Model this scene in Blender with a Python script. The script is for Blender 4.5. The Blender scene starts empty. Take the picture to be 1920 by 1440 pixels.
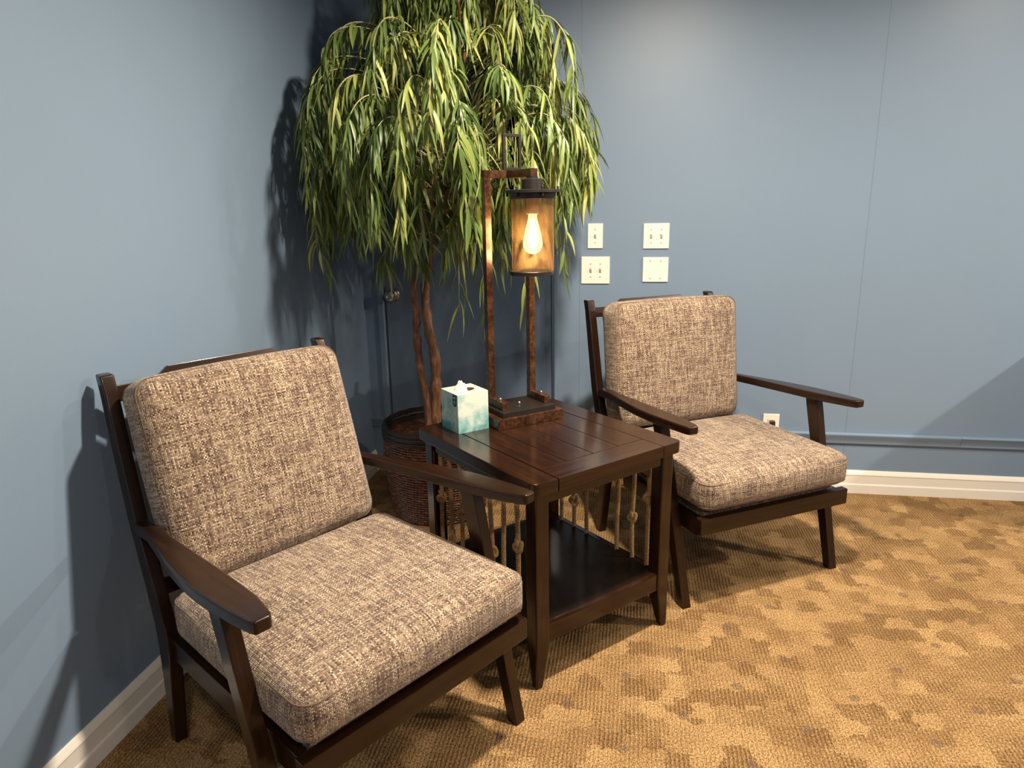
import bpy, bmesh, math, random
from mathutils import Vector, Matrix
PI = math.pi
C = bpy.context.scene.collection
S = bpy.context.scene

# ------------------------------------------------------------------ camera
def make_camera():
    yaw, pit, rol = -0.16991, 0.25141, -0.01688
    F = Vector((math.sin(yaw)*math.cos(pit), math.cos(yaw)*math.cos(pit), -math.sin(pit)))
    R = Vector((math.cos(yaw), -math.sin(yaw), 0)); U = R.cross(F)
    R2 = math.cos(rol)*R + math.sin(rol)*U; U2 = -math.sin(rol)*R + math.cos(rol)*U
    cd = bpy.data.cameras.new('camera'); co = bpy.data.objects.new('camera', cd); C.objects.link(co)
    m = Matrix((R2, U2, -F)).transposed().to_4x4(); m.translation = Vector((1.32174, -3.34461, 1.36391))
    co.matrix_world = m
    cd.sensor_fit = 'HORIZONTAL'; cd.sensor_width = 36; cd.lens = 36*1308.64/1920
    cd.clip_start = .02; cd.clip_end = 50
    S.camera = co
make_camera()

# ------------------------------------------------------------------ world, lights, exposure
w = bpy.data.worlds.new('world'); S.world = w; w.use_nodes = True
w.node_tree.nodes['Background'].inputs[0].default_value = (.55, .62, .75, 1)
w.node_tree.nodes['Background'].inputs[1].default_value = .05
S.view_settings.view_transform = 'Standard'; S.view_settings.look = 'None'
S.view_settings.gamma = 1; S.view_settings.use_curve_mapping = False
S.view_settings.exposure = 0.65
WARM = (1.0, .86, .69)
def ceiling_light(x, y, power, col=WARM, r=.07, spread=172):
    l = bpy.data.lights.new('downlight', 'AREA'); l.shape = 'DISK'; l.size = 2*r; l.energy = power; l.color = col; l.spread = math.radians(spread)
    o = bpy.data.objects.new('downlight', l); C.objects.link(o); o.location = (x, y, 2.485)
ceiling_light(1.50, -1.60, 66)
ceiling_light(5.00, -1.30, 92)
ceiling_light(3.10, -1.00, 16)
ceiling_light(1.50, -3.90, 17)
ceiling_light(3.40, -3.90, 12)
wl = bpy.data.lights.new('cool_fill', 'AREA'); wl.shape = 'RECTANGLE'; wl.size = 1.4; wl.size_y = 1.3; wl.energy = 10; wl.color = (.32, .58, 1)  # added cool fill behind the camera, tints shaded walls blue
wo = bpy.data.objects.new('cool_fill', wl); C.objects.link(wo); wo.location = (3.3, -5.93, 1.75); wo.rotation_euler = (PI/2, 0, 0)

# ------------------------------------------------------------------ node helpers
class NT:
    def __init__(s, name):
        s.m = bpy.data.materials.new(name); s.m.use_nodes = True; s.t = s.m.node_tree
        s.b = s.t.nodes['Principled BSDF']; s.out = s.t.nodes['Material Output']
    def n(s, typ, **kw):
        x = s.t.nodes.new(typ)
        for k, v in kw.items(): setattr(x, k, v)
        return x
    def put(s, sock, v):
        if isinstance(v, bpy.types.NodeSocket): s.t.links.new(v, sock)
        elif v is not None:
            if hasattr(sock.default_value, '__len__') and not hasattr(v, '__len__'): v = (v,)*len(sock.default_value)
            sock.default_value = v
    def m_(s, op, a, b=0, c=None):
        x = s.n('ShaderNodeMath', operation=op); s.put(x.inputs[0], a); s.put(x.inputs[1], b)
        if c is not None: s.put(x.inputs[2], c)
        return x.outputs[0]
    def mix(s, f, a, b, blend='MIX'):
        x = s.n('ShaderNodeMix', data_type='RGBA', blend_type=blend); s.put(x.inputs[0], f); s.put(x.inputs[6], a); s.put(x.inputs[7], b)
        return x.outputs[2]
    def ramp(s, f, stops, interp='LINEAR'):
        x = s.n('ShaderNodeValToRGB'); s.put(x.inputs[0], f); x.color_ramp.interpolation = interp
        e = x.color_ramp.elements
        while len(e) < len(stops): e.new(.5)
        for i, (p, c) in enumerate(stops): e[i].position = p; e[i].color = c if len(c) == 4 else (*c, 1)
        return x.outputs[0]
    def noise(s, vec, scale=5, detail=2, rough=.5, dist=0):
        x = s.n('ShaderNodeTexNoise'); s.put(x.inputs['Vector'], vec); x.inputs['Scale'].default_value = scale
        x.inputs['Detail'].default_value = detail; x.inputs['Roughness'].default_value = rough; x.inputs['Distortion'].default_value = dist
        return x.outputs[0]
    def coord(s, kind='Object'): return s.n('ShaderNodeTexCoord').outputs[kind]
    def sep(s, v):
        x = s.n('ShaderNodeSeparateXYZ'); s.put(x.inputs[0], v); return x.outputs
    def comb(s, a, b, c=0):
        x = s.n('ShaderNodeCombineXYZ'); s.put(x.inputs[0], a); s.put(x.inputs[1], b); s.put(x.inputs[2], c); return x.outputs[0]
    def scale(s, v, sc):
        x = s.n('ShaderNodeMapping'); s.put(x.inputs[0], v); x.inputs['Scale'].default_value = sc; return x.outputs[0]
    def bump(s, h, strength=.3, dist=.002, normal=None):
        x = s.n('ShaderNodeBump'); s.put(x.inputs['Height'], h); x.inputs['Strength'].default_value = strength; x.inputs['Distance'].default_value = dist
        if normal: s.put(x.inputs['Normal'], normal)
        s.put(s.b.inputs['Normal'], x.outputs[0]); return x.outputs[0]
    def set(s, **kw):
        for k, v in kw.items(): s.put(s.b.inputs[k.replace('_', ' ')], v if not (isinstance(v, tuple) and len(v) == 3 and 'Color' in k) else (*v, 1))
        return s

def c4(c): return (*c, 1)
def plain(name, col, rough=.5, metal=0, var=.0, spec=.5, coat=0):
    t = NT(name)
    if var:
        f = t.noise(t.coord(), 9, 4, .6)
        t.put(t.b.inputs['Base Color'], t.mix(f, c4([c*(1-var) for c in col]), c4([min(1, c*(1+var)) for c in col])))
    else: t.set(Base_Color=col)
    t.set(Roughness=rough, Metallic=metal, Specular_IOR_Level=spec, Coat_Weight=coat, Coat_Roughness=.08)
    return t.m

def paint_material(name, col, seams=None):
    t = NT(name); o = t.coord()
    f = t.noise(o, 1.3, 3, .55)
    base = t.mix(f, c4([c*.94 for c in col]), c4([c*1.06 for c in col]))
    h = t.noise(o, 260, 3, .6)
    if seams:
        X = t.sep(o)[0]; line = None
        for sx in seams:
            d = t.m_('LESS_THAN', t.m_('ABSOLUTE', t.m_('SUBTRACT', X, sx)), .0016)
            line = d if line is None else t.m_('MAXIMUM', line, d)
        base = t.mix(t.m_('MULTIPLY', line, .35), base, c4([c*.35 for c in col]))
    t.put(t.b.inputs['Base Color'], base); t.set(Roughness=.42, Specular_IOR_Level=.4)
    t.bump(h, .25, .0006)
    return t.m

def wood_material(name, dark, mid, rough=.28, coat=.5):
    t = NT(name); uv = t.coord('UV')
    n1 = t.noise(t.scale(uv, (2.2, 38, 1)), 1.6, 4, .6, .6)
    n2 = t.noise(t.scale(uv, (8, 420, 1)), 1, 2, .5)
    f = t.m_('ADD', t.m_('MULTIPLY', n1, .75), t.m_('MULTIPLY', n2, .3))
    col = t.ramp(f, [(.32, dark), (.72, mid)])
    t.put(t.b.inputs['Base Color'], col)
    t.set(Roughness=rough, Coat_Weight=coat, Coat_Roughness=.12, Specular_IOR_Level=.25)
    t.bump(n2, .08, .0006)
    return t.m

def fabric_material():
    t = NT('tweed fabric'); uv = t.sep(t.coord('UV')); p = .0040
    U = t.m_('DIVIDE', uv[0], p); V = t.m_('DIVIDE', uv[1], p)
    fu = t.m_('FLOOR', U); fv = t.m_('FLOOR', V)
    su = t.m_('ABSOLUTE', t.m_('SINE', t.m_('MULTIPLY', U, PI))); sv = t.m_('ABSOLUTE', t.m_('SINE', t.m_('MULTIPLY', V, PI)))
    par = t.m_('MODULO', t.m_('ABSOLUTE', t.m_('ADD', fu, fv)), 2)         # 0 warp on top, 1 weft on top
    slub = t.noise(t.comb(uv[0], uv[1]), 55, 3, .6)
    warp_n = t.noise(t.comb(t.m_('MULTIPLY', fu, 7.31), t.m_('MULTIPLY', V, .05)), 1, 2, .6)
    weft_n = t.noise(t.comb(t.m_('MULTIPLY', U, .05), t.m_('MULTIPLY', fv, 5.77), 9), 1, 2, .6)
    speck = t.noise(t.comb(t.m_('MULTIPLY', fu, 3.7), t.m_('MULTIPLY', fv, 4.3), 2), 1, 1, .5)
    warp_n = t.m_('ADD', t.m_('MULTIPLY', warp_n, .62), t.m_('MULTIPLY', speck, .38)); weft_n = t.m_('ADD', t.m_('MULTIPLY', weft_n, .62), t.m_('MULTIPLY', speck, .38))
    cw = t.ramp(warp_n, [(.38, (.055, .032, .022)), (.46, (.20, .135, .095)), (.53, (.43, .32, .205)), (.62, (.74, .59, .40))])
    cf = t.ramp(weft_n, [(.38, (.045, .026, .020)), (.46, (.17, .105, .08)), (.54, (.33, .235, .16)), (.63, (.60, .46, .31))])
    col = t.mix(par, cw, cf)
    edge = t.m_('MULTIPLY', su, sv)
    col = t.mix(t.m_('MULTIPLY', t.m_('LESS_THAN', slub, .40), .22), col, (.20, .10, .085, 1))
    col = t.mix(t.m_('MULTIPLY', t.m_('SUBTRACT', 1, t.m_('POWER', edge, .5)), .62), col, (.05, .033, .024, 1))
    t.put(t.b.inputs['Base Color'], col); t.set(Roughness=.9, Specular_IOR_Level=.15, Sheen_Weight=.25)
    hgt = t.m_('ADD', edge, t.m_('MULTIPLY', t.noise(t.comb(U, V), .35, 3, .6), .8))
    t.bump(hgt, .55, .0016)
    return t.m

def carpet_material():
    t = NT('patterned loop carpet'); X, Y, Z = t.sep(t.coord())
    vec = t.comb(X, Y)
    wob = t.noise(vec, 14, 3, .6)
    # lattice of small dark spots
    a = t.m_('ADD', t.m_('MULTIPLY', X, 3.18), t.m_('MULTIPLY', Y, 3.33))
    b = t.m_('SUBTRACT', t.m_('MULTIPLY', X, 3.10), t.m_('MULTIPLY', Y, 3.44))
    a = t.m_('ADD', a, .3); b = t.m_('ADD', b, .13)
    fa = t.m_('SUBTRACT', t.m_('FRACT', a), .5); fb = t.m_('SUBTRACT', t.m_('FRACT', b), .5)
    dist = t.m_('SQRT', t.m_('ADD', t.m_('MULTIPLY', fa, fa), t.m_('MULTIPLY', fb, fb)))
    spot = t.m_('LESS_THAN', t.m_('ADD', dist, t.m_('MULTIPLY', wob, .05)), .095)
    # woven patches with fuzzy borders
    w1 = t.noise(vec, 38, 4, .7); w2 = t.noise(t.comb(Y, X, 5), 38, 4, .7)
    vd = t.comb(t.m_('ADD', X, t.m_('MULTIPLY', t.m_('SUBTRACT', w1, .5), .07)), t.m_('ADD', Y, t.m_('MULTIPLY', t.m_('SUBTRACT', w2, .5), .07)))
    cell = t.n('ShaderNodeTexVoronoi', distance='CHEBYCHEV'); t.put(cell.inputs['Vector'], t.scale(vd, (15, 15, 1))); cell.inputs['Scale'].default_value = 1; cell.inputs['Randomness'].default_value = .6
    cr = t.sep(cell.outputs['Color'])[0]
    tuft = t.noise(t.scale(vec, (300, 170, 1)), 1, 2, .6)
    tuft2 = t.noise(vec, 120, 3, .65)
    rib = t.m_('ADD', t.m_('MULTIPLY', t.m_('SINE', t.m_('ADD', t.m_('MULTIPLY', X, 2*PI/.0112), t.m_('ADD', t.m_('MULTIPLY', wob, 5), t.m_('MULTIPLY', tuft2, 5)))), .5), .5)
    ribm = t.m_('MULTIPLY', t.m_('POWER', rib, 1.5), t.m_('ADD', .25, t.m_('MULTIPLY', cr, .75)))
    big = t.noise(vec, 7, 3, .6)
    col = t.ramp(t.m_('ADD', t.m_('MULTIPLY', cr, .22), t.m_('MULTIPLY', t.m_('ADD', big, tuft2), .42)), [(.38, (.40, .255, .115)), (.52, (.315, .195, .086)), (.68, (.225, .135, .058))])
    col = t.mix(t.m_('MULTIPLY', ribm, .72), col, (.115, .058, .02, 1))
    col = t.mix(t.m_('MULTIPLY', spot, .55), col, (.13, .085, .065, 1))
    col = t.mix(1, col, t.ramp(tuft, [(.34, (.36, .31, .26)), (.66, (1.5, 1.52, 1.55))]), 'MULTIPLY')
    t.put(t.b.inputs['Base Color'], col); t.set(Roughness=.95, Specular_IOR_Level=.1)
    t.bump(t.m_('SUBTRACT', t.m_('ADD', tuft, t.m_('MULTIPLY', big, .3)), t.m_('MULTIPLY', ribm, .9)), .8, .004)
    return t.m

M = {}
M['wall'] = paint_material('blue wall paint', (.186, .260, .356), None)
M['wall_back'] = paint_material('blue panelling paint', (.186, .260, .356), (1.083, 2.338, 3.6))
M['door'] = paint_material('blue door paint', (.13, .185, .26))
M['white_trim'] = plain('cream trim paint', (.80, .76, .68), .35, 0, .03)
M['ceiling'] = plain('ceiling paint', (.42, .42, .42), .8, 0, .03)
M['far_wall'] = plain('far wall paint', (.16, .18, .21), .7, 0, .05)
M['wood'] = wood_material('dark walnut stain', (.005, .0022, .0012), (.026, .0092, .0034), .30, .32)
M['table_wood'] = wood_material('table espresso wood', (.005, .0022, .0012), (.030, .0100, .0036), .2, .45)
M['fabric'] = fabric_material()
M['piping'] = plain('tweed welt', (.15, .105, .072), .9, 0, .3, .1)
M['carpet'] = carpet_material()
M['plate'] = plain('ivory switch plastic', (.82, .79, .70), .35)
M['toggle'] = plain('ivory toggle plastic', (.70, .62, .48), .3)
M['screw'] = plain('screw head', (.45, .42, .36), .4, .4)
M['black_plastic'] = plain('black plastic', (.015, .015, .015), .35)
M['bronze'] = plain('dark bronze metal', (.026, .021, .018), .42, .5, .3)
M['nickel'] = plain('brushed nickel', (.55, .52, .48), .25, 1)
M['card'] = None

# ------------------------------------------------------------------ mesh helpers
def link(name, me, mat, parent=None):
    o = bpy.data.objects.new(name, me); C.objects.link(o)
    if mat: me.materials.append(mat)
    if parent: o.parent = parent
    return o
def uv_box(bm, grain=True):
    """metres-scaled UVs, U along the longest axis of the piece"""
    uvl = bm.loops.layers.uv.verify(); bm.normal_update()
    vs = [v.co for v in bm.verts]
    ext = [max(v[i] for v in vs)-min(v[i] for v in vs) for i in range(3)]
    L = ext.index(max(ext)); off = random.random()*3
    for f in bm.faces:
        n = f.normal; ax = max(range(3), key=lambda i: abs(n[i]))
        o = [i for i in range(3) if i != ax]
        if grain and L in o: u = L; v = o[0] if o[1] == L else o[1]
        else: u, v = o
        for l in f.loops: l[uvl].uv = (l.vert.co[u]+off, l.vert.co[v]+off*.37)
def obj(name, bm, mat, parent=None, smooth=True, uv=True, grain=True, label=None, auto=True):
    if uv: uv_box(bm, grain)
    me = bpy.data.meshes.new(name); bmesh.ops.recalc_face_normals(bm, faces=bm.faces); bm.to_mesh(me); bm.free()
    o = link(name, me, mat, parent)
    if smooth:
        for p in me.polygons: p.use_smooth = True
        if auto:
            try: me.set_sharp_from_angle(angle=math.radians(38))
            except Exception: pass
            wn = o.modifiers.new('weighted', 'WEIGHTED_NORMAL'); wn.keep_sharp = True; wn.weight = 80
    if label: o['label'] = label
    return o
def bevel(bm, r, seg=2):
    if r > 0:
        bm.normal_update()
        es = [e for e in bm.edges if e.is_manifold and e.calc_face_angle(0) > .35]
        bmesh.ops.bevel(bm, geom=es, offset=r, segments=seg, profile=.5, affect='EDGES')
def add_box(bm, x0, x1, y0, y1, z0, z1, r=0, seg=2):
    b = bmesh.new(); bmesh.ops.create_cube(b, size=1)
    for v in b.verts: v.co = Vector(((x0+x1)/2+v.co.x*(x1-x0), (y0+y1)/2+v.co.y*(y1-y0), (z0+z1)/2+v.co.z*(z1-z0)))
    bevel(b, r, seg); merge(bm, b)
def merge(bm, b):
    me = bpy.data.meshes.new('tmp'); b.to_mesh(me); b.free(); bm.from_mesh(me); bpy.data.meshes.remove(me)
def box(x0, x1, y0, y1, z0, z1, r=0, seg=2):
    bm = bmesh.new(); add_box(bm, x0, x1, y0, y1, z0, z1, r, seg); return bm
def loft(sections, r=0, seg=2, bm=None):
    """sections: list of rings of equal point count (closed solid)"""
    b = bmesh.new(); rings = [[b.verts.new(p) for p in s] for s in sections]; n = len(rings[0])
    for a, c in zip(rings, rings[1:]):
        for i in range(n): b.faces.new((a[i], a[(i+1) % n], c[(i+1) % n], c[i]))
    b.faces.new(rings[0][::-1]); b.faces.new(rings[-1])
    bmesh.ops.recalc_face_normals(b, faces=b.faces)
    if r: bevel(b, r, seg)
    if bm is None: return b
    merge(bm, b); return bm
def rect_yz(x0, x1, y0, y1, z): return [(x0, y0, z), (x1, y0, z), (x1, y1, z), (x0, y1, z)]
def lathe(bm, prof, n=32, cx=0, cy=0, cap=True, wob=None):
    rings = []
    for r, z in prof:
        rings.append([bm.verts.new((cx+(r+(wob(k, z) if wob else 0))*math.cos(2*PI*k/n), cy+(r+(wob(k, z) if wob else 0))*math.sin(2*PI*k/n), z)) for k in range(n)])
    for a, c in zip(rings, rings[1:]):
        for i in range(n): bm.faces.new((a[i], a[(i+1) % n], c[(i+1) % n], c[i]))
    if cap: bm.faces.new(rings[0][::-1]); bm.faces.new(rings[-1])
    return bm
def tube(bm, pts, rad, n=8, cap=True, closed=False):
    pts = [Vector(p) for p in pts]; m = len(pts); rings = []; up = None
    for i, p in enumerate(pts):
        if closed: t = pts[(i+1) % m]-pts[i-1]
        else: t = pts[min(i+1, m-1)]-pts[max(i-1, 0)]
        t.normalize()
        if up is None: up = Vector((1, 0, 0)) if abs(t.x) < .8 else Vector((0, 1, 0))
        up = (up-t*up.dot(t)).normalized(); s = t.cross(up)
        r = rad[i] if hasattr(rad, '__len__') else rad
        rings.append([bm.verts.new(p+(up*math.cos(2*PI*k/n)+s*math.sin(2*PI*k/n))*r) for k in range(n)])
    prs = list(zip(rings, rings[1:]))
    if closed: prs.append((rings[-1], rings[0]))
    for a, c in prs:
        for i in range(n): bm.faces.new((a[i], a[(i+1) % n], c[(i+1) % n], c[i]))
    if cap and not closed: bm.faces.new(rings[0][::-1]); bm.faces.new(rings[-1])
    return bm
def spline(P, k=8):
    P = [Vector(p) for p in P]; Q = [2*P[0]-P[1]]+P+[2*P[-1]-P[-2]]; out = []
    for i in range(1, len(Q)-2):
        for j in range(k):
            t = j/k; a, b, c, d = Q[i-1], Q[i], Q[i+1], Q[i+2]
            out.append(.5*((2*b)+(c-a)*t+(2*a-5*b+4*c-d)*t*t+(3*b-a-3*c+d)*t**3))
    out.append(P[-1]); return out
def prism(poly, z0, z1, r=0, seg=2):
    return loft([[(x, y, z0) for x, y in poly], [(x, y, z1) for x, y in poly]], r, seg)

def struct(o): o['kind'] = 'structure'; return o
def thing(name, label, cat, loc=(0, 0, 0), rot=0, group=None):
    o = bpy.data.objects.new(name, None); C.objects.link(o); o.location = loc; o.rotation_euler = (0, 0, rot)
    o.empty_display_size = .1; o['label'] = label; o['category'] = cat
    if group: o['group'] = group
    return o

# ------------------------------------------------------------------ room
RX, RY, H = 6.4, -6.0, 2.5
DX0, DX1, DZ = .085, .968, 2.05      # door opening
struct(obj('floor', box(-.12, RX+.1, RY-.1, .2, -.08, 0), M['carpet'], grain=False))
struct(obj('ceiling', box(-.12, RX+.1, RY-.1, .2, H, H+.08), M['ceiling']))
struct(obj('wall_left', box(-.12, 0, RY, .12, 0, H), M['wall']))
bm = box(-.0, DX0, 0, .12, 0, H); add_box(bm, DX1, RX, 0, .12, 0, H); add_box(bm, DX0, DX1, 0, .12, DZ, H)
struct(obj('wall_back', bm, M['wall_back']))
struct(obj('added_shadow_block', box(3.175, 3.29, -.42, 0, 0, .80, .004), M['wall']))  # unseen block, added to cast the diagonal shadow on the back wall
struct(obj('wall_right', box(RX, RX+.1, RY, .12, 0, H), M['far_wall']))
struct(obj('wall_front', box(-.12, RX+.1, RY-.1, RY, 0, H), M['far_wall']))

def base_profile(): return [(0, 0), (.017, 0), (.017, .040), (.013, .046), (.011, .050), (.011, .088), (.013, .091), (.012, .098), (.007, .108), (.004, .1125), (0, .1125)]
def baseboard(name, x0, x1, axis):
    pr = base_profile()
    if axis == 'x': s = [[(x0, -a, z) for a, z in pr], [(x1, -a, z) for a, z in pr]]
    else: s = [[(a, x0, z) for a, z in pr], [(a, x1, z) for a, z in pr]]
    struct(obj(name, loft(s), M['white_trim'], auto=True))
baseboard('baseboard_left', RY, -.0, 'y')
baseboard('baseboard_back', DX1+.015, RX, 'x')
def rail(name, x0, x1):
    pr = [(0, .247), (.010, .247), (.012, .252), (.012, .262), (.017, .270), (.019, .280), (.024, .288), (.024, .294), (0, .297)]
    struct(obj(name, loft([[(x0, -a, z) for a, z in pr], [(x1, -a, z) for a, z in pr]]), M['wall']))
rail('trim_1', .0, .064); rail('trim_2', DX1+.06, 2.835); rail('trim_3', 2.8365, RX)
# door frame
bm = box(.070, DX0+.012, -.008, .11, 0, DZ+.02, .002); add_box(bm, DX1-.006, DX1+.012, -.006, .11, 0, DZ+.02, .002)
add_box(bm, .07, DX1+.012, -.008, .11, DZ, DZ+.025, .002)
struct(obj('trim_4', bm, M['wall']))
dr = obj('door_1', box(DX0+.022, DX1-.024, .018, .055, .012, DZ-.012, .002), M['door']); struct(dr)
bm = bmesh.new()
lathe(bm, [(.0, 0), (.033, 0), (.034, .004), (.028, .010), (.014, .014), (.012, .030), (.020, .036), (.027, .045), (.028, .054), (.024, .062), (.013, .066), (.011, .064), (.0, .064)], 28, cap=False)
for v in bm.verts: v.co = Vector((v.co.x+.1466, .018-v.co.z, v.co.y+.935))
obj('door_knob', bm, M['nickel'], dr, label='round brushed metal knob')

# ------------------------------------------------------------------ switch plates
def wall_plate(x0, z1, wd, ht, toggles, label, name='switch_plate', group=None, screws=None, cat='light switch'):
    t = thing(name, label, cat, (x0+wd/2, 0, z1-ht/2), 0, group)
    obj('plate', box(-wd/2, wd/2, -.0065, 0, -ht/2, ht/2, .0025, 3), M['plate'], t)
    for tx in toggles:
        bm = box(tx-.0052, tx+.0052, -.0075, -.004, -.012, .012, .0006); obj('slot', bm, M['screw'], t)
        bm = loft([rect_yz(tx-.0042, tx+.0042, -.009, -.005, -.009), rect_yz(tx-.0038, tx+.0038, -.019, -.006, .0075), rect_yz(tx-.0034, tx+.0034, -.017, -.007, .010)], .0008)
        obj('toggle', bm, M['toggle'], t)
    for sx, sz in screws:
        bm = bmesh.new(); lathe(bm, [(.0034, 0), (.0034, .0012), (.002, .002)], 12)
        for v in bm.verts: v.co = Vector((v.co.x+sx, -.0060-v.co.z, v.co.y+sz))
        obj('screw', bm, M['screw'], t)
    return t
wall_plate(1.1191, 1.2734, .070, .1143, [0], 'narrow single-toggle ivory switch plate, upper left of the four', screws=[(0, .03), (0, -.03)])
wall_plate(1.3751, 1.2734-.0026, .116, .1143, [-.023, .023], 'square double-toggle ivory switch plate, upper right of the four', screws=[(-.023, .03), (.023, .03), (-.023, -.03), (.023, -.03)])
wall_plate(1.0905, 1.1215, .133, .127, [-.0225, .0225], 'largest ivory switch plate with two toggles, lower left above the chair', screws=[(-.0225, .03), (.0225, .03), (-.0225, -.03), (.0225, -.03)])
wall_plate(1.3763, 1.1176, .116, .1143, [], 'blank ivory wall plate without toggles, below the upper double switch', name='blank_plate', cat='wall plate', screws=[(-.023, .04), (.023, .04), (-.023, -.04), (.023, -.04)])
ol = thing('wall_outlet', 'ivory electrical outlet low on the blue wall behind the right armchair', 'outlet', (2.0, 0, .322))
obj('plate', box(-.037, .037, -.0065, 0, -.057, .057, .0025, 3), M['plate'], ol)
for s in (1, -1): obj('socket', box(-.017, .017, -.0085, -.004, s*.0195-.014, s*.0195+.014, .004, 3), M['toggle'], ol)
pg = thing('power_plug', 'small black plug pushed into the ivory wall outlet', 'plug', (2.003, -.0085, .338))
obj('plug_body', box(-.012, .012, -.026, 0, -.018, .012, .004, 3), M['black_plastic'], pg)
bm = bmesh.new(); tube(bm, spline([(0, -.014, -.012), (.0, -.02, -.06), (-.02, -.03, -.14), (-.06, -.03, -.24), (-.14, -.03, -.318), (-.35, -.03, -.318)], 6), .0028, 8)
obj('cord', bm, M['black_plastic'], pg)

# ------------------------------------------------------------------ armchair
def cushion(w_, d_, h_, rc=.03, crown=.012, nx=30, ny=30, nz=8):
    """centred rounded cushion; x width, y depth, z thickness; metre UVs"""
    bm = bmesh.new(); uvl = bm.loops.layers.uv.verify()
    hw, hd, hh = w_/2, d_/2, h_/2; cache = {}
    def mp(p):
        x, y, z = p
        q = Vector((x*hw, y*hd, z*hh)); inn = Vector((max(-hw+rc, min(hw-rc, q.x)), max(-hd+rc, min(hd-rc, q.y)), max(-hh+rc*.8, min(hh-rc*.8, q.z))))
        dv = q-inn
        if dv.length > 1e-9:
            L = max(abs(dv.x), abs(dv.y), abs(dv.z)*1.25); dv = dv.normalized()*L; dv.z *= .8
        q = inn+dv
        fx = max(0, 1-abs(x)**2.6); fy = max(0, 1-abs(y)**2.6); fz = max(0, 1-z*z)
        q.z += crown*(1 if z > 0 else -1)*abs(z)*fx*fy
        q.x += .006*(1 if x > 0 else -1)*abs(x)**4*fz*fy*1.3
        q.y += .006*(1 if y > 0 else -1)*abs(y)**4*fz*fx*1.3
        return q
    def vert(p):
        k = tuple(round(c, 5) for c in p)
        if k not in cache: cache[k] = bm.verts.new(mp(p))
        return cache[k]
    def face(ax, sg, na, nb):
        o = [i for i in range(3) if i != ax]; hs = (hw, hd, hh)
        for i in range(na):
            for j in range(nb):
                ps = []
                for a, b in ((i, j), (i+1, j), (i+1, j+1), (i, j+1)):
                    p = [0, 0, 0]; p[ax] = sg; p[o[0]] = -1+2*a/na; p[o[1]] = -1+2*b/nb; ps.append(p)
                f = bm.faces.new([vert(p) for p in ps])
                for l, p in zip(f.loops, ps): l[uvl].uv = (p[o[0]]*hs[o[0]]+3, p[o[1]]*hs[o[1]]+ax*.37+3)
    for sg in (-1, 1): face(2, sg, nx, ny); face(1, sg, nx, nz); face(0, sg, ny, nz)
    bmesh.ops.recalc_face_normals(bm, faces=bm.faces)
    return bm
def piping(w_, d_, h_, rc, zf):
    pts = []; a, b = w_/2-rc, d_/2-rc; R = rc*.93
    for (cx, cy, t0) in ((a, b, 0), (-a, b, 90), (-a, -b, 180), (a, -b, 270)):
        for k in range(7):
            t = math.radians(t0+k*15); pts.append((cx+R*math.cos(t), cy+R*math.sin(t), zf))
    bm = bmesh.new(); tube(bm, pts, .0019, 6, closed=True); return bm

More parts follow.
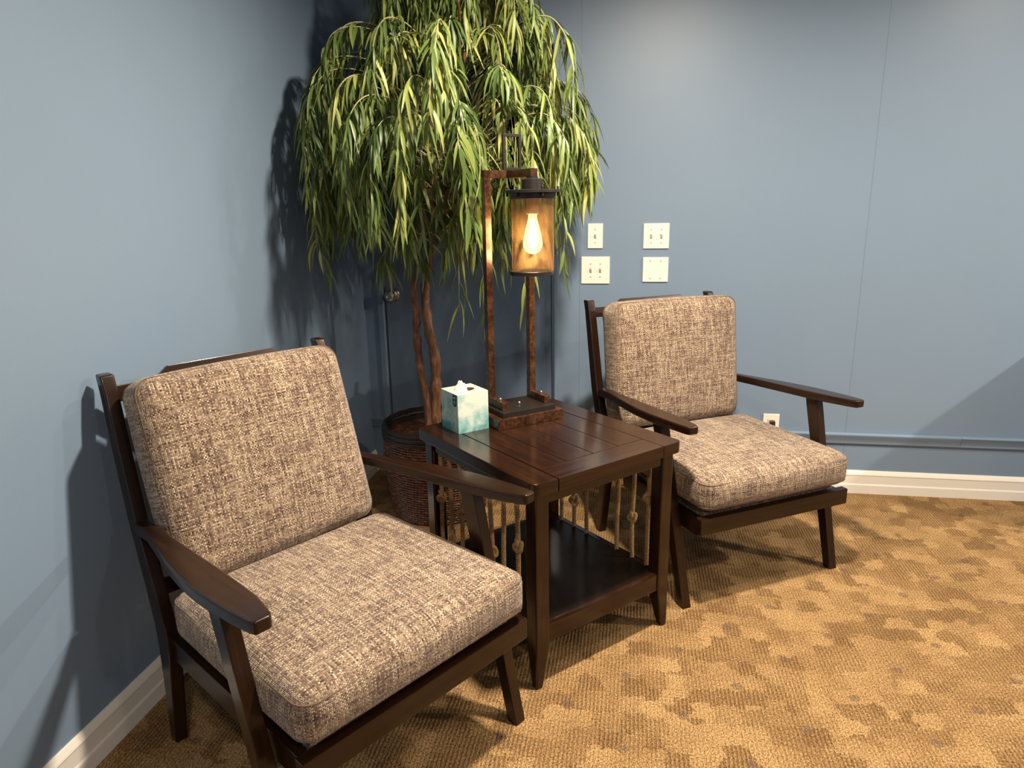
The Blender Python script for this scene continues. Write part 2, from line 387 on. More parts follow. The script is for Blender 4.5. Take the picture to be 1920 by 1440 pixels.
def make_chair(label, loc, rot, bc):
    t = thing('armchair', label, 'armchair', (loc[0], loc[1], 0), rot, None)
    W_ = M['wood']
    for s in (-1, 1):
        # rear post that is also the back leg: (z, front y, back y, centre x)
        sec = [(0, .268, .303, .306), (.20, .232, .285, .307), (.30, .212, .278, .308), (.36, .213, .279, .309), (.45, .240, .297, .310), (.62, .309, .358, .307), (.80, .354, .398, .305), (.93, .392, .431, .301), (.976, .411, .447, .300)]
        zs = [rect_yz(s*x-.0165, s*x+.0165, f, b, z_) for z_, f, b, x in sec]
        obj('back_post', loft(zs, .005, 3), W_, t)
        # front leg
        sec = [(0, -.366, -.333, .334), (.60, -.218, -.166, .346), (.635, -.208, -.158, .347)]
        obj('leg', loft([rect_yz(s*x-.0175, s*x+.0175, f, b, z_) for z_, f, b, x in sec], .003), W_, t)
        # arm
        prof = [(.286, .300, .334), (.20, .303, .337), (.124, .308, .350), (.0, .311, .373), (-.09, .313, .384), (-.172, .315, .389), (-.24, .318, .388), (-.30, .321, .386), (-.37, .334, .380), (-.388, .342, .374)]
        secs = []
        for y, xi, xo in prof:
            zt = .640+(.20-y)*.030/.59 if y < .2 else .640-(y-.2)*.08
            th = .030 if y > -.3 else .028
            secs.append([(s*xi, y, zt-th), (s*xo, y, zt-th), (s*xo, y, zt), (s*xi, y, zt)])
        obj('armrest', loft(secs, .006, 3), W_, t)
        obj('side_rail', box(s*.3-.0125, s*.3+.0125, -.372, .235, .272, .335, .003), W_, t)
    obj('front_rail', box(-.323, .323, -.403, -.373, .286, .345, .004), W_, t)
    obj('rear_rail', box(-.288, .288, .205, .230, .272, .335, .003), W_, t)
    # top rail with raised centre, following the back's rake
    rk = .29
    def on_back(x, u, d): # u up along rake from z=.33, d = depth offset
        return Vector((x, .245+u*math.sin(rk)*1.0+d*math.cos(rk), .33+u*math.cos(rk)-d*math.sin(rk)))
    pl = [(-.286, .598), (.286, .598), (.286, .638), (.185, .640), (.150, .667), (-.150, .667), (-.185, .640), (-.286, .638)]
    bm = loft([[on_back(x, u, -.011) for x, u in pl], [on_back(x, u, .011) for x, u in pl]], .003)
    obj('top_rail', bm, W_, t)
    pl = [(-.29, .10), (.29, .10), (.29, .14), (-.29, .14)]
    obj('lower_back_rail', loft([[on_back(x, u, -.009) for x, u in pl], [on_back(x, u, .009) for x, u in pl]], .002), W_, t)
    for x in (-.225, -.1125, 0, .1125, .225):
        pl = [(x-.014, .135), (x+.014, .135), (x+.014, .602), (x-.014, .602)]
        obj('back_slat', loft([[on_back(a, u, -.006) for a, u in pl], [on_back(a, u, .006) for a, u in pl]], .002), W_, t)
    # webbing deck under the cushion
    obj('seat_deck', box(-.286, .286, -.368, .20, .322, .350, .006), M['fabric'], t, grain=False)
    for y in (-.25, 0.02): obj('deck_support', box(-.288, .288, y-.02, y+.02, .300, .3225, .002), W_, t)
    sc = obj('seat_cushion', cushion(.640, .590, .122, .044, .016), M['fabric'], t, uv=False, auto=False)
    sc.location = (0, -.119, .352+.010+.059+.003); sc.rotation_euler = (0.0, 0, 0)
    for zf in (.040, -.040):
        obj('piping', piping(.640, .590, .118, .044, zf), M['piping'], sc)
    # back cushion: local x width, y height, z thickness -> stand it up
    xc, y0, tilt, r2, w_, h_, th, cr = bc
    b = obj('back_cushion', cushion(w_, h_, th, .045, cr), M['fabric'], t, uv=False, auto=False)
    fr = Matrix.Rotation(r2, 4, 'Z') @ Matrix.Rotation(PI/2-tilt, 4, 'X')
    # centre of the front face bottom edge at (xc,y0,.495): local front is +z after the X turn pointing to -y
    ctr = Matrix.Translation((xc, y0, .492)) @ fr @ Matrix.Translation((0, h_/2, -th/2))
    b.matrix_local = ctr
    for zf in (th/2-.022, -th/2+.022):
        obj('piping', piping(w_+.002, h_+.002, th, .045, zf), M['piping'], b)
    return t
make_chair('nearer dark wood armchair with tweed cushions, beside the left wall', (.57089, -1.84204), .99771, (-.004, .128, .285, .028, .566, .515, .125, .010))
make_chair('farther dark wood armchair with tweed cushions, right of the side table near the light switches', (1.63380, -.64409), .55591, (-.022, .130, .12, -.05, .562, .500, .145, .014))

# ------------------------------------------------------------------ side table
TX, TY, TR = 1.06054, -1.21658, .79517
tb = thing('side_table', 'square dark brown wooden side table with knotted rope sides between the armchairs', 'side table', (TX, TY, 0), TR)
tw, td, th = .5847, .642, .6462
TW = M['table_wood']
def rr(x0, x1, y0, y1, r, k=5):
    out = []
    for cx, cy, t0 in ((x1-r, y1-r, 0), (x0+r, y1-r, 90), (x0+r, y0+r, 180), (x1-r, y0+r, 270)):
        for i in range(k+1):
            a = math.radians(t0+90*i/k); out.append((cx+r*math.cos(a), cy+r*math.sin(a)))
    return out
bm = bmesh.new()
uvl = bm.loops.layers.uv.verify()
def plank(poly, z0, z1, axis, r=.0016):
    b = prism(poly, z0, z1, r, 2); u2 = b.loops.layers.uv.verify(); b.normal_update(); off = random.random()*5
    for f in b.faces:
        n = f.normal; ax = max(range(3), key=lambda i: abs(n[i])); o = [i for i in range(3) if i != ax]
        u = axis if axis in o else o[0]; v = [i for i in o if i != u][0]
        for l in f.loops: l[u2].uv = (l.vert.co[u]+off, l.vert.co[v]+off*.61)
    merge(bm, b)
sx = .207; fy = .232; g = .0007; ht = .0375; rc = .022
def corner_board(s):
    x1 = s*tw/2; x0 = s*(sx+g); k = 6; pts = [(x0, -td/2), (x1-s*rc, -td/2)]
    for i in range(1, k+1):
        a = PI/2*i/k; pts.append((x1-s*rc+s*rc*math.sin(a), -td/2+rc-rc*math.cos(a)))
    for i in range(0, k+1):
        a = PI/2*i/k; pts.append((x1-s*rc+s*rc*math.cos(a), td/2-rc+rc*math.sin(a)))
    pts.append((x0, td/2))
    return pts if s > 0 else pts[::-1]
plank(corner_board(1), th-ht, th, 1, .004); plank(corner_board(-1), th-ht, th, 1, .004)
for s in (-1, 1):
    y0, y1 = sorted((s*(fy+g), s*td/2)); plank([(-sx+g, y0), (sx-g, y0), (sx-g, y1), (-sx+g, y1)], th-ht, th, 0, .0016)
xs = [-sx, -.1035, 0, .1035, sx]
for a, b in zip(xs, xs[1:]): plank([(a+g, -fy+g), (b-g, -fy+g), (b-g, fy-g), (a+g, fy-g)], th-ht, th, 1)
add_box(bm, -sx-.01, sx+.01, -td/2+.01, td/2-.01, th-ht+.002, th-.004)
obj('table_top', bm, TW, tb, uv=False)
lx, ly, lw = .250, .279, .024
for a in (-1, 1):
    for b in (-1, 1):
        def ring(z, k):  # taper on the inner faces
            xo, yo = a*(lx+lw), b*(ly+lw); xi, yi = a*(lx-lw*k), b*(ly-lw*k)
            return rect_yz(min(xo, xi), max(xo, xi), min(yo, yi), max(yo, yi), z)
        obj('leg', loft([ring(0, -.05), ring(.03, .25), ring(.12, .92), ring(.16, 1), ring(th-ht, 1)], .005, 3), TW, tb)
for b in (-1, 1):
    y = b*(ly+.008); obj('apron', box(-lx+.02, lx-.02, y-.010, y+.010, .572, th-ht, .002), TW, tb)
    obj('shelf_rail', box(-lx+.02, lx-.02, y-.010, y+.010, .137, .1945, .003), TW, tb)
for a in (-1, 1):
    x = a*(lx+.006); obj('apron', box(x-.010, x+.010, -ly+.02, ly-.02, .572, th-ht, .002), TW, tb)
    obj('shelf_rail', box(x-.012, x+.012, -ly+.02, ly-.02, .137, .1945, .003), TW, tb)
obj('shelf', box(-lx+.002, lx-.002, -ly+.002, ly-.002, .176, .1925, .002), wood_material('shelf espresso wood', (.003, .0015, .001), (.011, .0045, .0022), .4, .1), tb)

def rope_mat():
    t = NT('jute rope'); o = t.coord(); n = t.noise(t.scale(o, (500, 500, 120)), 1, 3, .7)
    t.put(t.b.inputs['Base Color'], t.ramp(n, [(.35, (.22, .125, .05)), (.65, (.58, .38, .19))]))
    t.set(Roughness=.9, Specular_IOR_Level=.1); t.bump(n, .6, .001); return t.m
M['rope'] = rope_mat()
def rope(x, y, knot, z0=.193, z1=.574, seed=0):
    rnd = random.Random(seed); bm = bmesh.new(); N = 96
    ax, ay = rnd.uniform(-.003, .003), rnd.uniform(-.003, .003)
    def cen(z):
        u = (z-z0)/(z1-z0); return Vector((x+ax*math.sin(PI*u*1.3), y+ay*math.sin(PI*u*2), z))
    for s in range(3):
        pts = []
        for i in range(N+1):
            z = z0+(z1-z0)*i/N; a = 2*PI*s/3+z*2*PI/.026; pts.append(cen(z)+Vector((math.cos(a), math.sin(a), 0))*.0045)
        tube(bm, pts, .0037, 7)
    if knot:
        k0 = cen(knot); rot = Matrix.Rotation(rnd.uniform(0, 6), 3, 'Z')
        for s in range(2):
            pts = []
            for i in range(66):
                a = 2*PI*i/66; rr_ = .0105+.0050*math.cos(3*a/1+s*PI)
                p = Vector((rr_*math.cos(2*a), (.0075*math.sin(3*a+s*PI))*.9, 1.35*rr_*math.sin(2*a)))
                pts.append(k0+rot @ p)
            tube(bm, pts, .0062, 7, closed=True)
    obj('rope', bm, M['rope'], tb)
for i, (y, k) in enumerate(((-.226, .436), (-.160, .342), (-.086, .450), (.070, None), (.140, .30), (.211, None))): rope(.250, y, k, seed=i)
for i, (y, k) in enumerate(((-.188, .405), (-.120, None), (-.052, .33), (.118, .400), (.184, .290), (.243, .412))): rope(-.252, y, k, seed=20+i)

# ------------------------------------------------------------------ table lamp
def T2W(x, y, z=0):
    c, s = math.cos(TR), math.sin(TR); return (TX+c*x-s*y, TY+s*x+c*y, z)
def rust_mat():
    t = NT('rust brown finish'); o = t.coord(); n = t.noise(o, 90, 4, .65); n2 = t.noise(o, 22, 3, .6)
    col = t.ramp(t.m_('ADD', t.m_('MULTIPLY', n, .6), t.m_('MULTIPLY', n2, .4)), [(.36, (.028, .010, .005)), (.5, (.085, .034, .015)), (.66, (.19, .085, .038))])
    t.put(t.b.inputs['Base Color'], col); t.set(Roughness=.32, Metallic=.55, Coat_Weight=.5, Coat_Roughness=.2); t.bump(n, .15, .0006); return t.m
M['rust'] = rust_mat()
lp = thing('table_lamp', 'bronze lantern table lamp with mesh cylinder and glowing filament bulb', 'table lamp', T2W(.035, .188, th), TR-.09)
obj('base', box(-.128, .128, -.085, .085, 0, .035, .002), M['rust'], lp)
obj('base_plate', box(-.104, .104, -.075, .075, .035, .053, .0015), M['bronze'], lp)
PX, PY = .082, .052; pw = .0115
for s in (-1, 1):
    obj('bracket', box(s*PX+.004-.012, s*PX+.004+.012, -.050, PY+pw, .053, .080, .0015), M['rust'], lp)
    obj('post', box(s*PX+.004-pw, s*PX+.004+pw, PY-pw, PY+pw, .080, .825, .0012), M['rust'], lp)
    bm = bmesh.new(); bmesh.ops.create_uvsphere(bm, u_segments=14, v_segments=8, radius=.0055)
    for v in bm.verts: v.co += Vector((s*PX+.004, -.012, .084))
    obj('bolt', bm, M['nickel'], lp)
bm = bmesh.new(); bmesh.ops.create_uvsphere(bm, u_segments=14, v_segments=8, radius=.006)
for v in bm.verts: v.co += Vector((0, -.005, .057))
obj('bolt', bm, M['nickel'], lp)
obj('cross_bar', box(-PX-pw+.004, PX+pw+.004, PY-pw, PY+pw, .801, .825, .0012), M['rust'], lp)
SY = -.094
obj('arm', box(-.0075, .0175, SY-.012, PY-pw+.0005, .801, .825, .0012), M['rust'], lp)
bm = bmesh.new(); hw2, r0, hz = .034, .0045, .826
add_box(bm, .02-hw2, .02+hw2, PY-.005, PY+.005, hz, hz+.009, .001); add_box(bm, .02-hw2, .02+hw2, PY-.005, PY+.005, hz+.103, hz+.112, .001)
for s in (-1, 1): add_box(bm, s*(hw2-.0045)+.02-.0045, s*(hw2-.0045)+.02+.0045, PY-.005, PY+.005, hz+.006, hz+.106, .001)
obj('handle', bm, M['bronze'], lp)
bm = bmesh.new(); lathe(bm, [(.018, .801), (.018, .796), (.033, .792), (.034, .762), (.036, .760)], 32, .005, SY)
obj('socket_cap', bm, M['bronze'], lp)
bm = bmesh.new(); lathe(bm, [(.080, .762), (.086, .760), (.086, .753), (.073, .752), (.072, .735), (.062, .734), (.060, .748), (.01, .749)], 48, .005, SY)
obj('cap', bm, M['bronze'], lp)
for k in range(6):
    a = 2*PI*k/6+.35; bm = bmesh.new(); x, y = .005+.079*math.cos(a), SY+.079*math.sin(a)
    lathe(bm, [(.004, .742), (.004, .764), (.0022, .766)], 10, x, y)
    b2 = bmesh.new(); bmesh.ops.create_uvsphere(b2, u_segments=10, v_segments=6, radius=.0042)
    for v in b2.verts: v.co += Vector((x, y, .768))
    merge(bm, b2); obj('stud', bm, M['bronze'], lp)
def mesh_mat():
    t = NT('perforated copper mesh'); u, v, _ = t.sep(t.coord('UV')); p = .0038
    U = t.m_('DIVIDE', u, p); V = t.m_('DIVIDE', v, p*.8)
    odd = t.m_('MULTIPLY', t.m_('MODULO', t.m_('FLOOR', V), 2), .5)
    a = t.m_('SUBTRACT', t.m_('FRACT', t.m_('ADD', U, odd)), .5); b = t.m_('MULTIPLY', t.m_('SUBTRACT', t.m_('FRACT', V), .5), .85)
    hole = t.m_('LESS_THAN', t.m_('SQRT', t.m_('ADD', t.m_('MULTIPLY', a, a), t.m_('MULTIPLY', b, b))), .36)
    n = t.noise(t.scale(t.coord('UV'), (30, 12, 1)), 1, 3, .6)
    t.put(t.b.inputs['Base Color'], t.ramp(n, [(.35, (.07, .035, .014)), (.65, (.26, .16, .065))])); t.set(Metallic=.6, Roughness=.45)
    tr = t.n('ShaderNodeBsdfTransparent'); mx = t.n('ShaderNodeMixShader')
    t.t.links.new(hole, mx.inputs[0]); t.t.links.new(t.b.outputs[0], mx.inputs[1]); t.t.links.new(tr.outputs[0], mx.inputs[2]); t.t.links.new(mx.outputs[0], t.out.inputs[0])
    return t.m
SR, SX, SZ0, SZ1 = .066, .005, .508, .738
def cyl_shade():
    bm = bmesh.new(); uvl = bm.loops.layers.uv.verify(); n = 64
    lo = [bm.verts.new((SX+SR*math.cos(2*PI*k/n), SY+SR*math.sin(2*PI*k/n), SZ0)) for k in range(n)]
    hi = [bm.verts.new((SX+SR*math.cos(2*PI*k/n), SY+SR*math.sin(2*PI*k/n), SZ1)) for k in range(n)]
    for k in range(n):
        f = bm.faces.new((lo[k], lo[(k+1) % n], hi[(k+1) % n], hi[k]))
        for l, (kk, z_) in zip(f.loops, ((k, SZ0), (k+1, SZ0), (k+1, SZ1), (k, SZ1))): l[uvl].uv = (2*PI*SR*kk/n, z_)
    return bm
obj('mesh_shade', cyl_shade(), mesh_mat(), lp, uv=False, label='perforated copper mesh cylinder')
bm = bmesh.new(); lathe(bm, [(.0655, SZ0+.006), (.0655, SZ0-.006), (.0685, SZ0-.006), (.0685, SZ0+.006), (.0655, SZ0+.006)], 64, 0, SY, cap=False)
obj('shade_ring', bm, M['bronze'], lp)
def emis(name, col, st):
    t = NT(name); t.set(Base_Color=col, Emission_Color=col, Emission_Strength=st); return t.m
bm = bmesh.new(); lathe(bm, [(.020, .735), (.020, .700), (.022, .698), (.022, .690), (.014, .688)], 24, .005, SY)
obj('bulb_socket', bm, plain('cream socket', (.6, .45, .28), .4), lp)
def glass_mat():
    t = NT('amber bulb glass'); tr = t.n('ShaderNodeBsdfTransparent'); tr.inputs[0].default_value = (1, .86, .6, 1)
    gl = t.n('ShaderNodeBsdfGlossy'); gl.inputs['Roughness'].default_value = .05
    e = t.n('ShaderNodeEmission'); e.inputs[0].default_value = (1, .70, .30, 1); e.inputs[1].default_value = 1.0
    fr = t.n('ShaderNodeFresnel'); fr.inputs[0].default_value = 1.4
    mx = t.n('ShaderNodeMixShader'); t.t.links.new(fr.outputs[0], mx.inputs[0]); t.t.links.new(tr.outputs[0], mx.inputs[1]); t.t.links.new(gl.outputs[0], mx.inputs[2])
    ad = t.n('ShaderNodeAddShader'); t.t.links.new(mx.outputs[0], ad.inputs[0]); t.t.links.new(e.outputs[0], ad.inputs[1]); t.t.links.new(ad.outputs[0], t.out.inputs[0])
    return t.m
bm = bmesh.new(); lathe(bm, [(.0125, .690), (.0135, .678), (.019, .655), (.027, .625), (.0310, .602), (.0300, .588), (.023, .574), (.010, .567), (.001, .566)], 32, .005, SY)
bl = obj('bulb', bm, glass_mat(), lp, label='glowing pear shaped filament bulb')
bm = bmesh.new(); lathe(bm, [(.004, .672), (.008, .655), (.0135, .625), (.0155, .600), (.011, .588), (.001, .586)], 20, .005, SY)
obj('filament', bm, emis('glowing filament', (1, .78, .46), 70), bl)
l = bpy.data.lights.new('bulb_light', 'POINT'); l.energy = 1.5; l.color = (1, .68, .32); l.shadow_soft_size = .02
lo = bpy.data.objects.new('bulb_light', l); C.objects.link(lo); lo.parent = lp; lo.location = (.005, SY, .548)

# ------------------------------------------------------------------ tissue box
def card_mat():
    t = NT('watercolour tissue carton'); X, Y, Z = t.sep(t.coord())
    n = t.noise(t.coord(), 16, 5, .6, .7); n2 = t.noise(t.coord(), 45, 4, .6)
    lowz = t.m_('SUBTRACT', 1, t.m_('MULTIPLY', Z, 7.7))
    side = t.m_('MULTIPLY', t.m_('ABSOLUTE', t.m_('SUBTRACT', t.m_('MULTIPLY', X, 8), .08)), .55)
    f = t.m_('ADD', t.m_('MULTIPLY', n, 1.0), t.m_('ADD', t.m_('MULTIPLY', lowz, .26), t.m_('ADD', t.m_('MULTIPLY', side, .5), t.m_('MULTIPLY', n2, .12))))
    top = t.m_('GREATER_THAN', Z, .1285)
    col = t.ramp(f, [(.66, (.62, .66, .58)), (.82, (.36, .53, .49)), (.98, (.10, .31, .32)), ])
    col = t.mix(top, col, (.56, .54, .42, 1))
    inside = t.m_('MULTIPLY', t.m_('LESS_THAN', Z, .1285), t.m_('LESS_THAN', t.m_('MAXIMUM', t.m_('ABSOLUTE', X), t.m_('ABSOLUTE', Y)), .05))
    col = t.mix(inside, col, (.16, .085, .045, 1))
    ln = t.m_('MULTIPLY', t.m_('LESS_THAN', t.m_('ABSOLUTE', t.m_('SUBTRACT', Z, .052)), .0005), t.m_('LESS_THAN', Y, -.055))
    col = t.mix(t.m_('MULTIPLY', ln, .5), col, (.2, .25, .25, 1))
    t.put(t.b.inputs['Base Color'], col); t.set(Roughness=.5); return t.m
bx = thing('tissue_box', 'pale teal watercolour cube tissue box left of the lamp on the side table', 'tissue box', T2W(-.160, .2235, th), TR-.05)
s = .057; hb = .130
bm = bmesh.new()
outer = [(-s, -s), (s, -s), (s, s), (-s, s)]
bot = [bm.verts.new((x, y, 0)) for x, y in outer]
n = 32; top = []; ins = []; dn = []
for k in range(n):
    a = 2*PI*k/n+PI/4*0; ca, sa = math.cos(a), math.sin(a); m_ = max(abs(ca), abs(sa))
    top.append(bm.verts.new((s*ca/m_, s*sa/m_, hb))); ins.append(bm.verts.new((.036*ca, .026*sa, hb))); dn.append(bm.verts.new((.036*ca, .026*sa, hb-.05)))
for k in range(n):
    j = (k+1) % n; bm.faces.new((top[k], top[j], ins[j], ins[k])); bm.faces.new((ins[k], ins[j], dn[j], dn[k]))
bm.faces.new(dn[::-1]); bm.faces.new(bot[::-1])
for q in range(4):
    c0 = (4+8*q) % n; c1 = (c0+8) % n   # corner indices (45 deg steps)
    idx = [(c0+i) % n for i in range(9)]
    cmap = {4: (s, s), 12: (-s, s), 20: (-s, -s), 28: (s, -s)}
    b0 = min(bot, key=lambda v: (Vector(v.co[:2])-Vector(cmap[c0])).length); b1 = min(bot, key=lambda v: (Vector(v.co[:2])-Vector(cmap[c1])).length)
    bm.faces.new([b0]+[b1]+[top[i] for i in idx[::-1]])
obj('carton', bm, card_mat(), bx, smooth=False)
# badge on the left face near the front edge
pts = [(-.010, .026), (-.010, 0)]+[(.010*math.cos(PI+PI*k/8), -.004+.010*math.sin(PI+PI*k/8)) for k in range(9)]+[(.010, 0), (.010, .026)]
pts = [(a*1.35, b) for a, b in pts[::-1]]
bd = obj('badge', loft([[(-s-.0006, -.037-a, hb-.028+b) for a, b in pts], [(-s+.0004, -.037-a, hb-.028+b) for a, b in pts]]), plain('dark green badge', (.008, .05, .05), .4), bx, label='dark green tab shaped badge')
bm = box(-s-.0009, -s, -.044, -.030, hb-.014, hb-.010); add_box(bm, -s-.0009, -s, -.043, -.031, hb-.026, hb-.0245); add_box(bm, -s-.0009, -s, -.042, -.032, hb-.030, hb-.0285)
obj('badge_lettering', bm, plain('badge pale print', (.45, .6, .58), .5), bd)
# tissue sheet
ts = bmesh.new(); N = 26
grid = [[None]*(N+1) for _ in range(N+1)]
rnd = random.Random(5)
for i in range(N+1):
    for j in range(N+1):
        u, v = i/N*2-1, j/N*2-1; r = math.hypot(u, v); a = math.atan2(v, u)
        hgt = max(0, 1-r**1.6)
        x = .024*u*(.6+.4*r)-.013; y = .021*v*(.6+.4*r)
        z_ = hb-.010+.034*hgt**.45*(1+.18*math.sin(3*a+1))+.004*math.sin(5*a+8*r)+.003*math.sin(9*a)*r
        grid[i][j] = ts.verts.new((x, y, z_))
for i in range(N):
    for j in range(N): ts.faces.new((grid[i][j], grid[i+1][j], grid[i+1][j+1], grid[i][j+1]))
tis = obj('tissue', ts, plain('white tissue paper', (.66, .64, .56), .85), bx, auto=False)
sm = tis.modifiers.new('solid', 'SOLIDIFY'); sm.thickness = .0008

# ------------------------------------------------------------------ potted tree
px, py = .47, -.42
tree = thing('potted_tree', 'tall potted weeping fig tree with drooping narrow leaves in a woven basket', 'potted plant', (px, py, 0))
def basket_mat():
    t = NT('glossy dark wicker'); o = t.coord(); X, Y, Z = t.sep(o); n = t.noise(t.scale(o, (40, 40, 160)), 1, 3, .6)
    ang = t.m_('ARCTAN2', Y, X); st = t.m_('SINE', t.m_('ADD', t.m_('MULTIPLY', ang, 90), t.m_('MULTIPLY', Z, 500)))
    t.put(t.b.inputs['Base Color'], t.ramp(n, [(.3, (.030, .009, .004)), (.52, (.13, .040, .018)), (.72, (.32, .13, .06))]))
    t.set(Roughness=.25, Coat_Weight=.5); t.bump(t.m_('ADD', n, t.m_('MULTIPLY', st, .4)), .5, .003); return t.m
bm = bmesh.new(); prof = [(.10, 0), (.204, .0)]
zz = .004; row = 0
while zz < .365:
    u = zz/.365; r = .206+.030*math.sin(min(1, u*1.5)*PI*.5)
    for k in range(6):
        a = PI*k/6; prof.append((r+.0072*math.sin(a), zz+.0115*k/6))
    zz += .0115
def wobf(k, z): return .0018*math.sin(k*1.7+z*260)
lathe(bm, prof+[(.20, .37), (.10, .37)], 96, wob=wobf)
obj('basket', bm, basket_mat(), tree)
bm = bmesh.new()
for zc, rr_ in ((.378, .012), (.398, .013), (.416, .011)):
    tube(bm, [((.236)*math.cos(2*PI*k/60), (.236)*math.sin(2*PI*k/60), zc+.002*math.sin(k*2.3)) for k in range(60)], rr_, 10, closed=True)
obj('basket_rim', bm, plain('dark woven rim', (.018, .009, .006), .4, 0, .4), tree)
bm = bmesh.new(); lathe(bm, [(.232, .425), (.226, .424), (.222, .30)], 48, cap=False)
obj('liner', bm, plain('black liner', (.008, .006, .005), .6), tree)
bm = bmesh.new(); lathe(bm, [(.222, .318), (.18, .330), (.09, .340), (.02, .343)], 40, wob=lambda k, z: .004*math.sin(k*2.1))
obj('soil', bm, plain('brown moss soil', (.045, .02, .010), .8, 0, .5), tree)
def bark():
    t = NT('reddish brown bark'); o = t.coord(); n = t.noise(t.scale(o, (70, 70, 14)), 1, 5, .65, .5)
    t.put(t.b.inputs['Base Color'], t.ramp(n, [(.3, (.06, .024, .012)), (.55, (.21, .095, .048)), (.75, (.42, .23, .12))]))
    t.set(Roughness=.6); t.bump(n, .8, .006); return t.m
BK = bark()
def Wp(x, y, z): return Vector((x-px, y-py, z))
# image-measured stems (at about y=-.5)
stemA = [(.500, -.50, .34), (.490, -.50, .45), (.500, -.50, .60), (.498, -.50, .74), (.478, -.50, .86), (.466, -.49, .97), (.474, -.49, 1.08), (.500, -.49, 1.19), (.520, -.50, 1.32), (.515, -.50, 1.48), (.505, -.50, 1.66), (.55, -.50, 1.86), (.60, -.50, 2.05)]
stemB = [(.450, -.52, .34), (.462, -.51, .45), (.448, -.50, .58), (.427, -.49, .70), (.420, -.49, .83), (.428, -.51, .93), (.428, -.53, 1.02), (.448, -.535, 1.12), (.470, -.53, 1.24), (.500, -.54, 1.36), (.56, -.55, 1.52), (.63, -.56, 1.72), (.69, -.57, 1.92)]
for nm, st, r0, r1 in (('trunk', stemA, .026, .010), ('trunk', stemB, .020, .008)):
    pts = spline([Wp(*p) for p in st], 8); n = len(pts); bm = bmesh.new()
    rnd = random.Random(3); tube(bm, pts, [(r0+(r1-r0)*(i/n))*(1+.10*math.sin(i*.9)+.06*math.sin(i*2.3)) for i in range(n)], 14)
    for v in bm.verts: v.co += Vector((math.sin(v.co.z*90+v.co.x*60), math.cos(v.co.z*70+v.co.y*80), 0))*.0016
    obj(nm, bm, BK, tree)
# branches and foliage
def leaf_mat():
    t = NT('narrow willow leaf'); at = t.n('ShaderNodeAttribute'); at.attribute_name = 'tint'
    col = t.ramp(at.outputs['Fac'], [(.0, (.035, .070, .016)), (.45, (.12, .18, .045)), (.8, (.30, .33, .09)), (1, (.52, .51, .18))])
    t.put(t.b.inputs['Base Color'], col); t.set(Roughness=.42, Specular_IOR_Level=.45)
    tl = t.n('ShaderNodeBsdfTranslucent'); t.t.links.new(col, tl.inputs[0]); mx = t.n('ShaderNodeMixShader'); mx.inputs[0].default_value = .22
    t.t.links.new(t.b.outputs[0], mx.inputs[1]); t.t.links.new(tl.outputs[0], mx.inputs[2]); t.t.links.new(mx.outputs[0], t.out.inputs[0]); return t.m
LM_ = leaf_mat()
LX, LY = T2W(.04, .15)[:2]
rnd = random.Random(11)
fb = bmesh.new(); tint = fb.verts.layers.float.new('tint'); twigs = bmesh.new()
def clampw(p):
    if p.x+px < .012: p.x = .012-px+rnd.random()*.004
    if p.y+py > -.012: p.y = -.012-py-rnd.random()*.004
    if p.z < 1.66:      # keep clear of the lamp in front
        dx, dy = p.x+px-LX, p.y+py-LY
        if dy < .17 and abs(dx) < .2 and dy > -.3: p.y += (.17-dy)*min(1, (.2-abs(dx))/.06)
    return p
def leaf(base, d, L, wd, tv):
    d = d.normalized(); side = d.cross(Vector((0, 0, 1)))
    if side.length < .1: side = Vector((rnd.uniform(-1, 1), rnd.uniform(-1, 1), 0))
    side.normalize(); side = (side+Vector((rnd.uniform(-.7, .7), rnd.uniform(-.7, .7), rnd.uniform(-.3, .3)))).normalized()
    p = base.copy(); prev = None; K = 6; prof = (.18, .75, 1, .95, .72, .4, .05); droop = rnd.uniform(.28, .55); sw = Vector((rnd.uniform(-.12, .12), rnd.uniform(-.12, .12), 0))
    for k in range(K+1):
        hwid = wd*.5*prof[k]; n_ = side.cross(d).normalized()
        vs = [fb.verts.new(clampw(p-side*hwid+n_*hwid*.3)), fb.verts.new(clampw(p.copy())), fb.verts.new(clampw(p+side*hwid+n_*hwid*.3))]
        for v in vs: v[tint] = tv
        if prev: fb.faces.new((prev[0], prev[1], vs[1], vs[0])); fb.faces.new((prev[1], prev[2], vs[2], vs[1]))
        prev = vs; d = (d+Vector((0, 0, -droop))+sw).normalized(); p = p+d*(L/K)
        side = (side-d*side.dot(d)).normalized()
CX, CY = .665, -.575
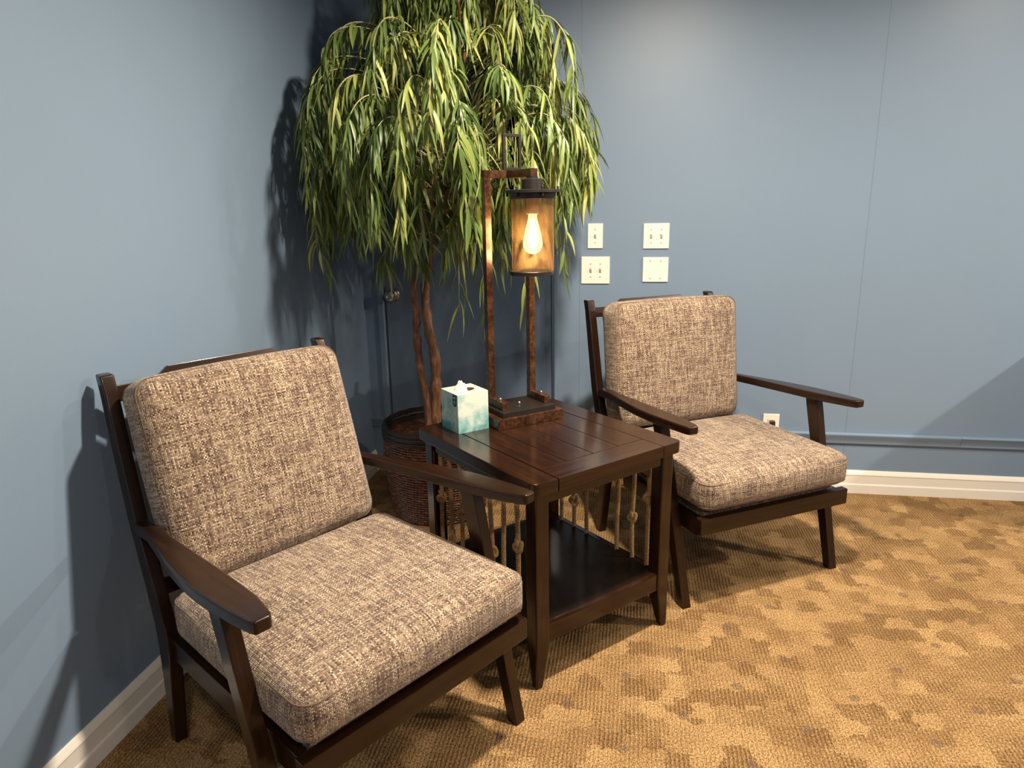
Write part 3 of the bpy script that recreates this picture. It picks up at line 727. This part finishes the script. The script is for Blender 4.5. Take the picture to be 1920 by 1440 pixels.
def spray(phi, zt, reach, drop, start=None, dens=1.0, free=False):
    """arching twig: leaves the crown centre, peaks, then hangs"""
    ca, sa = math.cos(phi), math.sin(phi); reach *= 1+.18*max(0, math.cos(phi-math.radians(218)))
    if not free: drop = min(drop, zt-(1.48 if ca > .45 else 1.36))
    drop = max(drop, .05); c = Vector((CX-px, CY-py, 0))
    r0 = reach*rnd.uniform(.12, .3)
    P_ = [c+Vector((ca*r0, sa*r0, zt-.12)), c+Vector((ca*reach*.55, sa*reach*.55, zt-.015)), c+Vector((ca*reach*.82, sa*reach*.82, zt)), c+Vector((ca*reach*.97, sa*reach*.97, zt-.07)), c+Vector((ca*reach*1.02, sa*reach*1.02, zt-.07-drop*.5)), c+Vector((ca*reach*(1.0+rnd.uniform(-.05, .04)), sa*reach*1.0, zt-.07-drop))]
    jit = Vector((rnd.uniform(-.03, .03), rnd.uniform(-.03, .03), 0)); P_ = [clampw(p+jit*i/3) for i, p in enumerate(P_)]
    pts = spline(P_, 7); tube(twigs, pts, [.0028*(1-.75*i/len(pts)) for i in range(len(pts))], 5)
    tv0 = rnd.random()*.5+.15
    nleaf = int((20+70*drop+30*reach)*dens)
    for q in range(nleaf):
        u = .22+.78*(q+rnd.random())/nleaf; i = min(len(pts)-2, int(u*(len(pts)-1))); p = pts[i].lerp(pts[i+1], rnd.random()); d = (pts[i+1]-pts[i]).normalized()
        a = rnd.uniform(0, 2*PI); out = Vector((math.cos(a), math.sin(a), rnd.uniform(-.3, .35)))
        dd = d*.7+out*rnd.uniform(.35, .95)
        leaf(p, dd, rnd.uniform(.09, .165), rnd.uniform(.008, .0145), min(1, max(0, tv0+rnd.uniform(-.2, .35))))
# lower skirt, middle dome, upper tuft
def cr(z): # crown radius by height of the arch top
    if z > 1.95: return .50-.75*(z-1.95)
    return .53
for i in range(56): spray(2*PI*i/56*3.618, rnd.uniform(1.62, 1.82), rnd.uniform(.40, .545), rnd.uniform(.22, .40))
for i in range(40): spray(2*PI*i/40*3.618+.3, rnd.uniform(1.80, 2.0), rnd.uniform(.28, .50), rnd.uniform(.18, .36))
for i in range(34): spray(2*PI*i/34*3.618+.9, rnd.uniform(1.98, 2.22), rnd.uniform(.14, .34), rnd.uniform(.14, .30))
for i in range(26): spray(2*PI*i/26*3.618+.9, rnd.uniform(2.16, 2.40), rnd.uniform(.10, .30), rnd.uniform(.12, .28))
for i in range(40): spray(2*PI*i/40*3.618+.5, rnd.uniform(1.40, 1.66), rnd.uniform(.18, .42), rnd.uniform(.12, .26))
for i in range(16): spray(2*PI*i/16*3.618+.5, rnd.uniform(1.25, 1.42), rnd.uniform(.12, .30), rnd.uniform(.10, .18), dens=.8)
# long strands hanging below the crown
for phi, zt, rc_, dr_ in ((-1.35, 1.46, .20, .42), (-.9, 1.50, .28, .52), (-.75, 1.50, .36, .42), (3.3, 1.60, .45, .40), (3.6, 1.58, .48, .38), (-.3, 1.5, .40, .30)): spray(phi, zt, rc_, dr_, dens=.6, free=True)
for i in range(22):
    phi = rnd.uniform(0, 2*PI); zt = rnd.uniform(1.5, 2.1); rch = rnd.uniform(.2, .42); ca, sa = math.cos(phi), math.sin(phi)
    a0 = Wp(.53, -.52, zt-.28); a1 = Vector((CX-px+ca*rch*.5, CY-py+sa*rch*.5, zt-.09)); a2 = Vector((CX-px+ca*rch, CY-py+sa*rch, zt))
    b = bmesh.new(); q = spline([a0, a1, clampw(a2)], 6); tube(b, q, [.007*(1-.7*k/len(q)) for k in range(len(q))], 7); obj('branch', b, BK, tree)
obj('twigs', twigs, plain('pale twig', (.36, .33, .19), .7), tree, uv=False)
fo = obj('foliage', fb, LM_, tree, uv=False, auto=False)
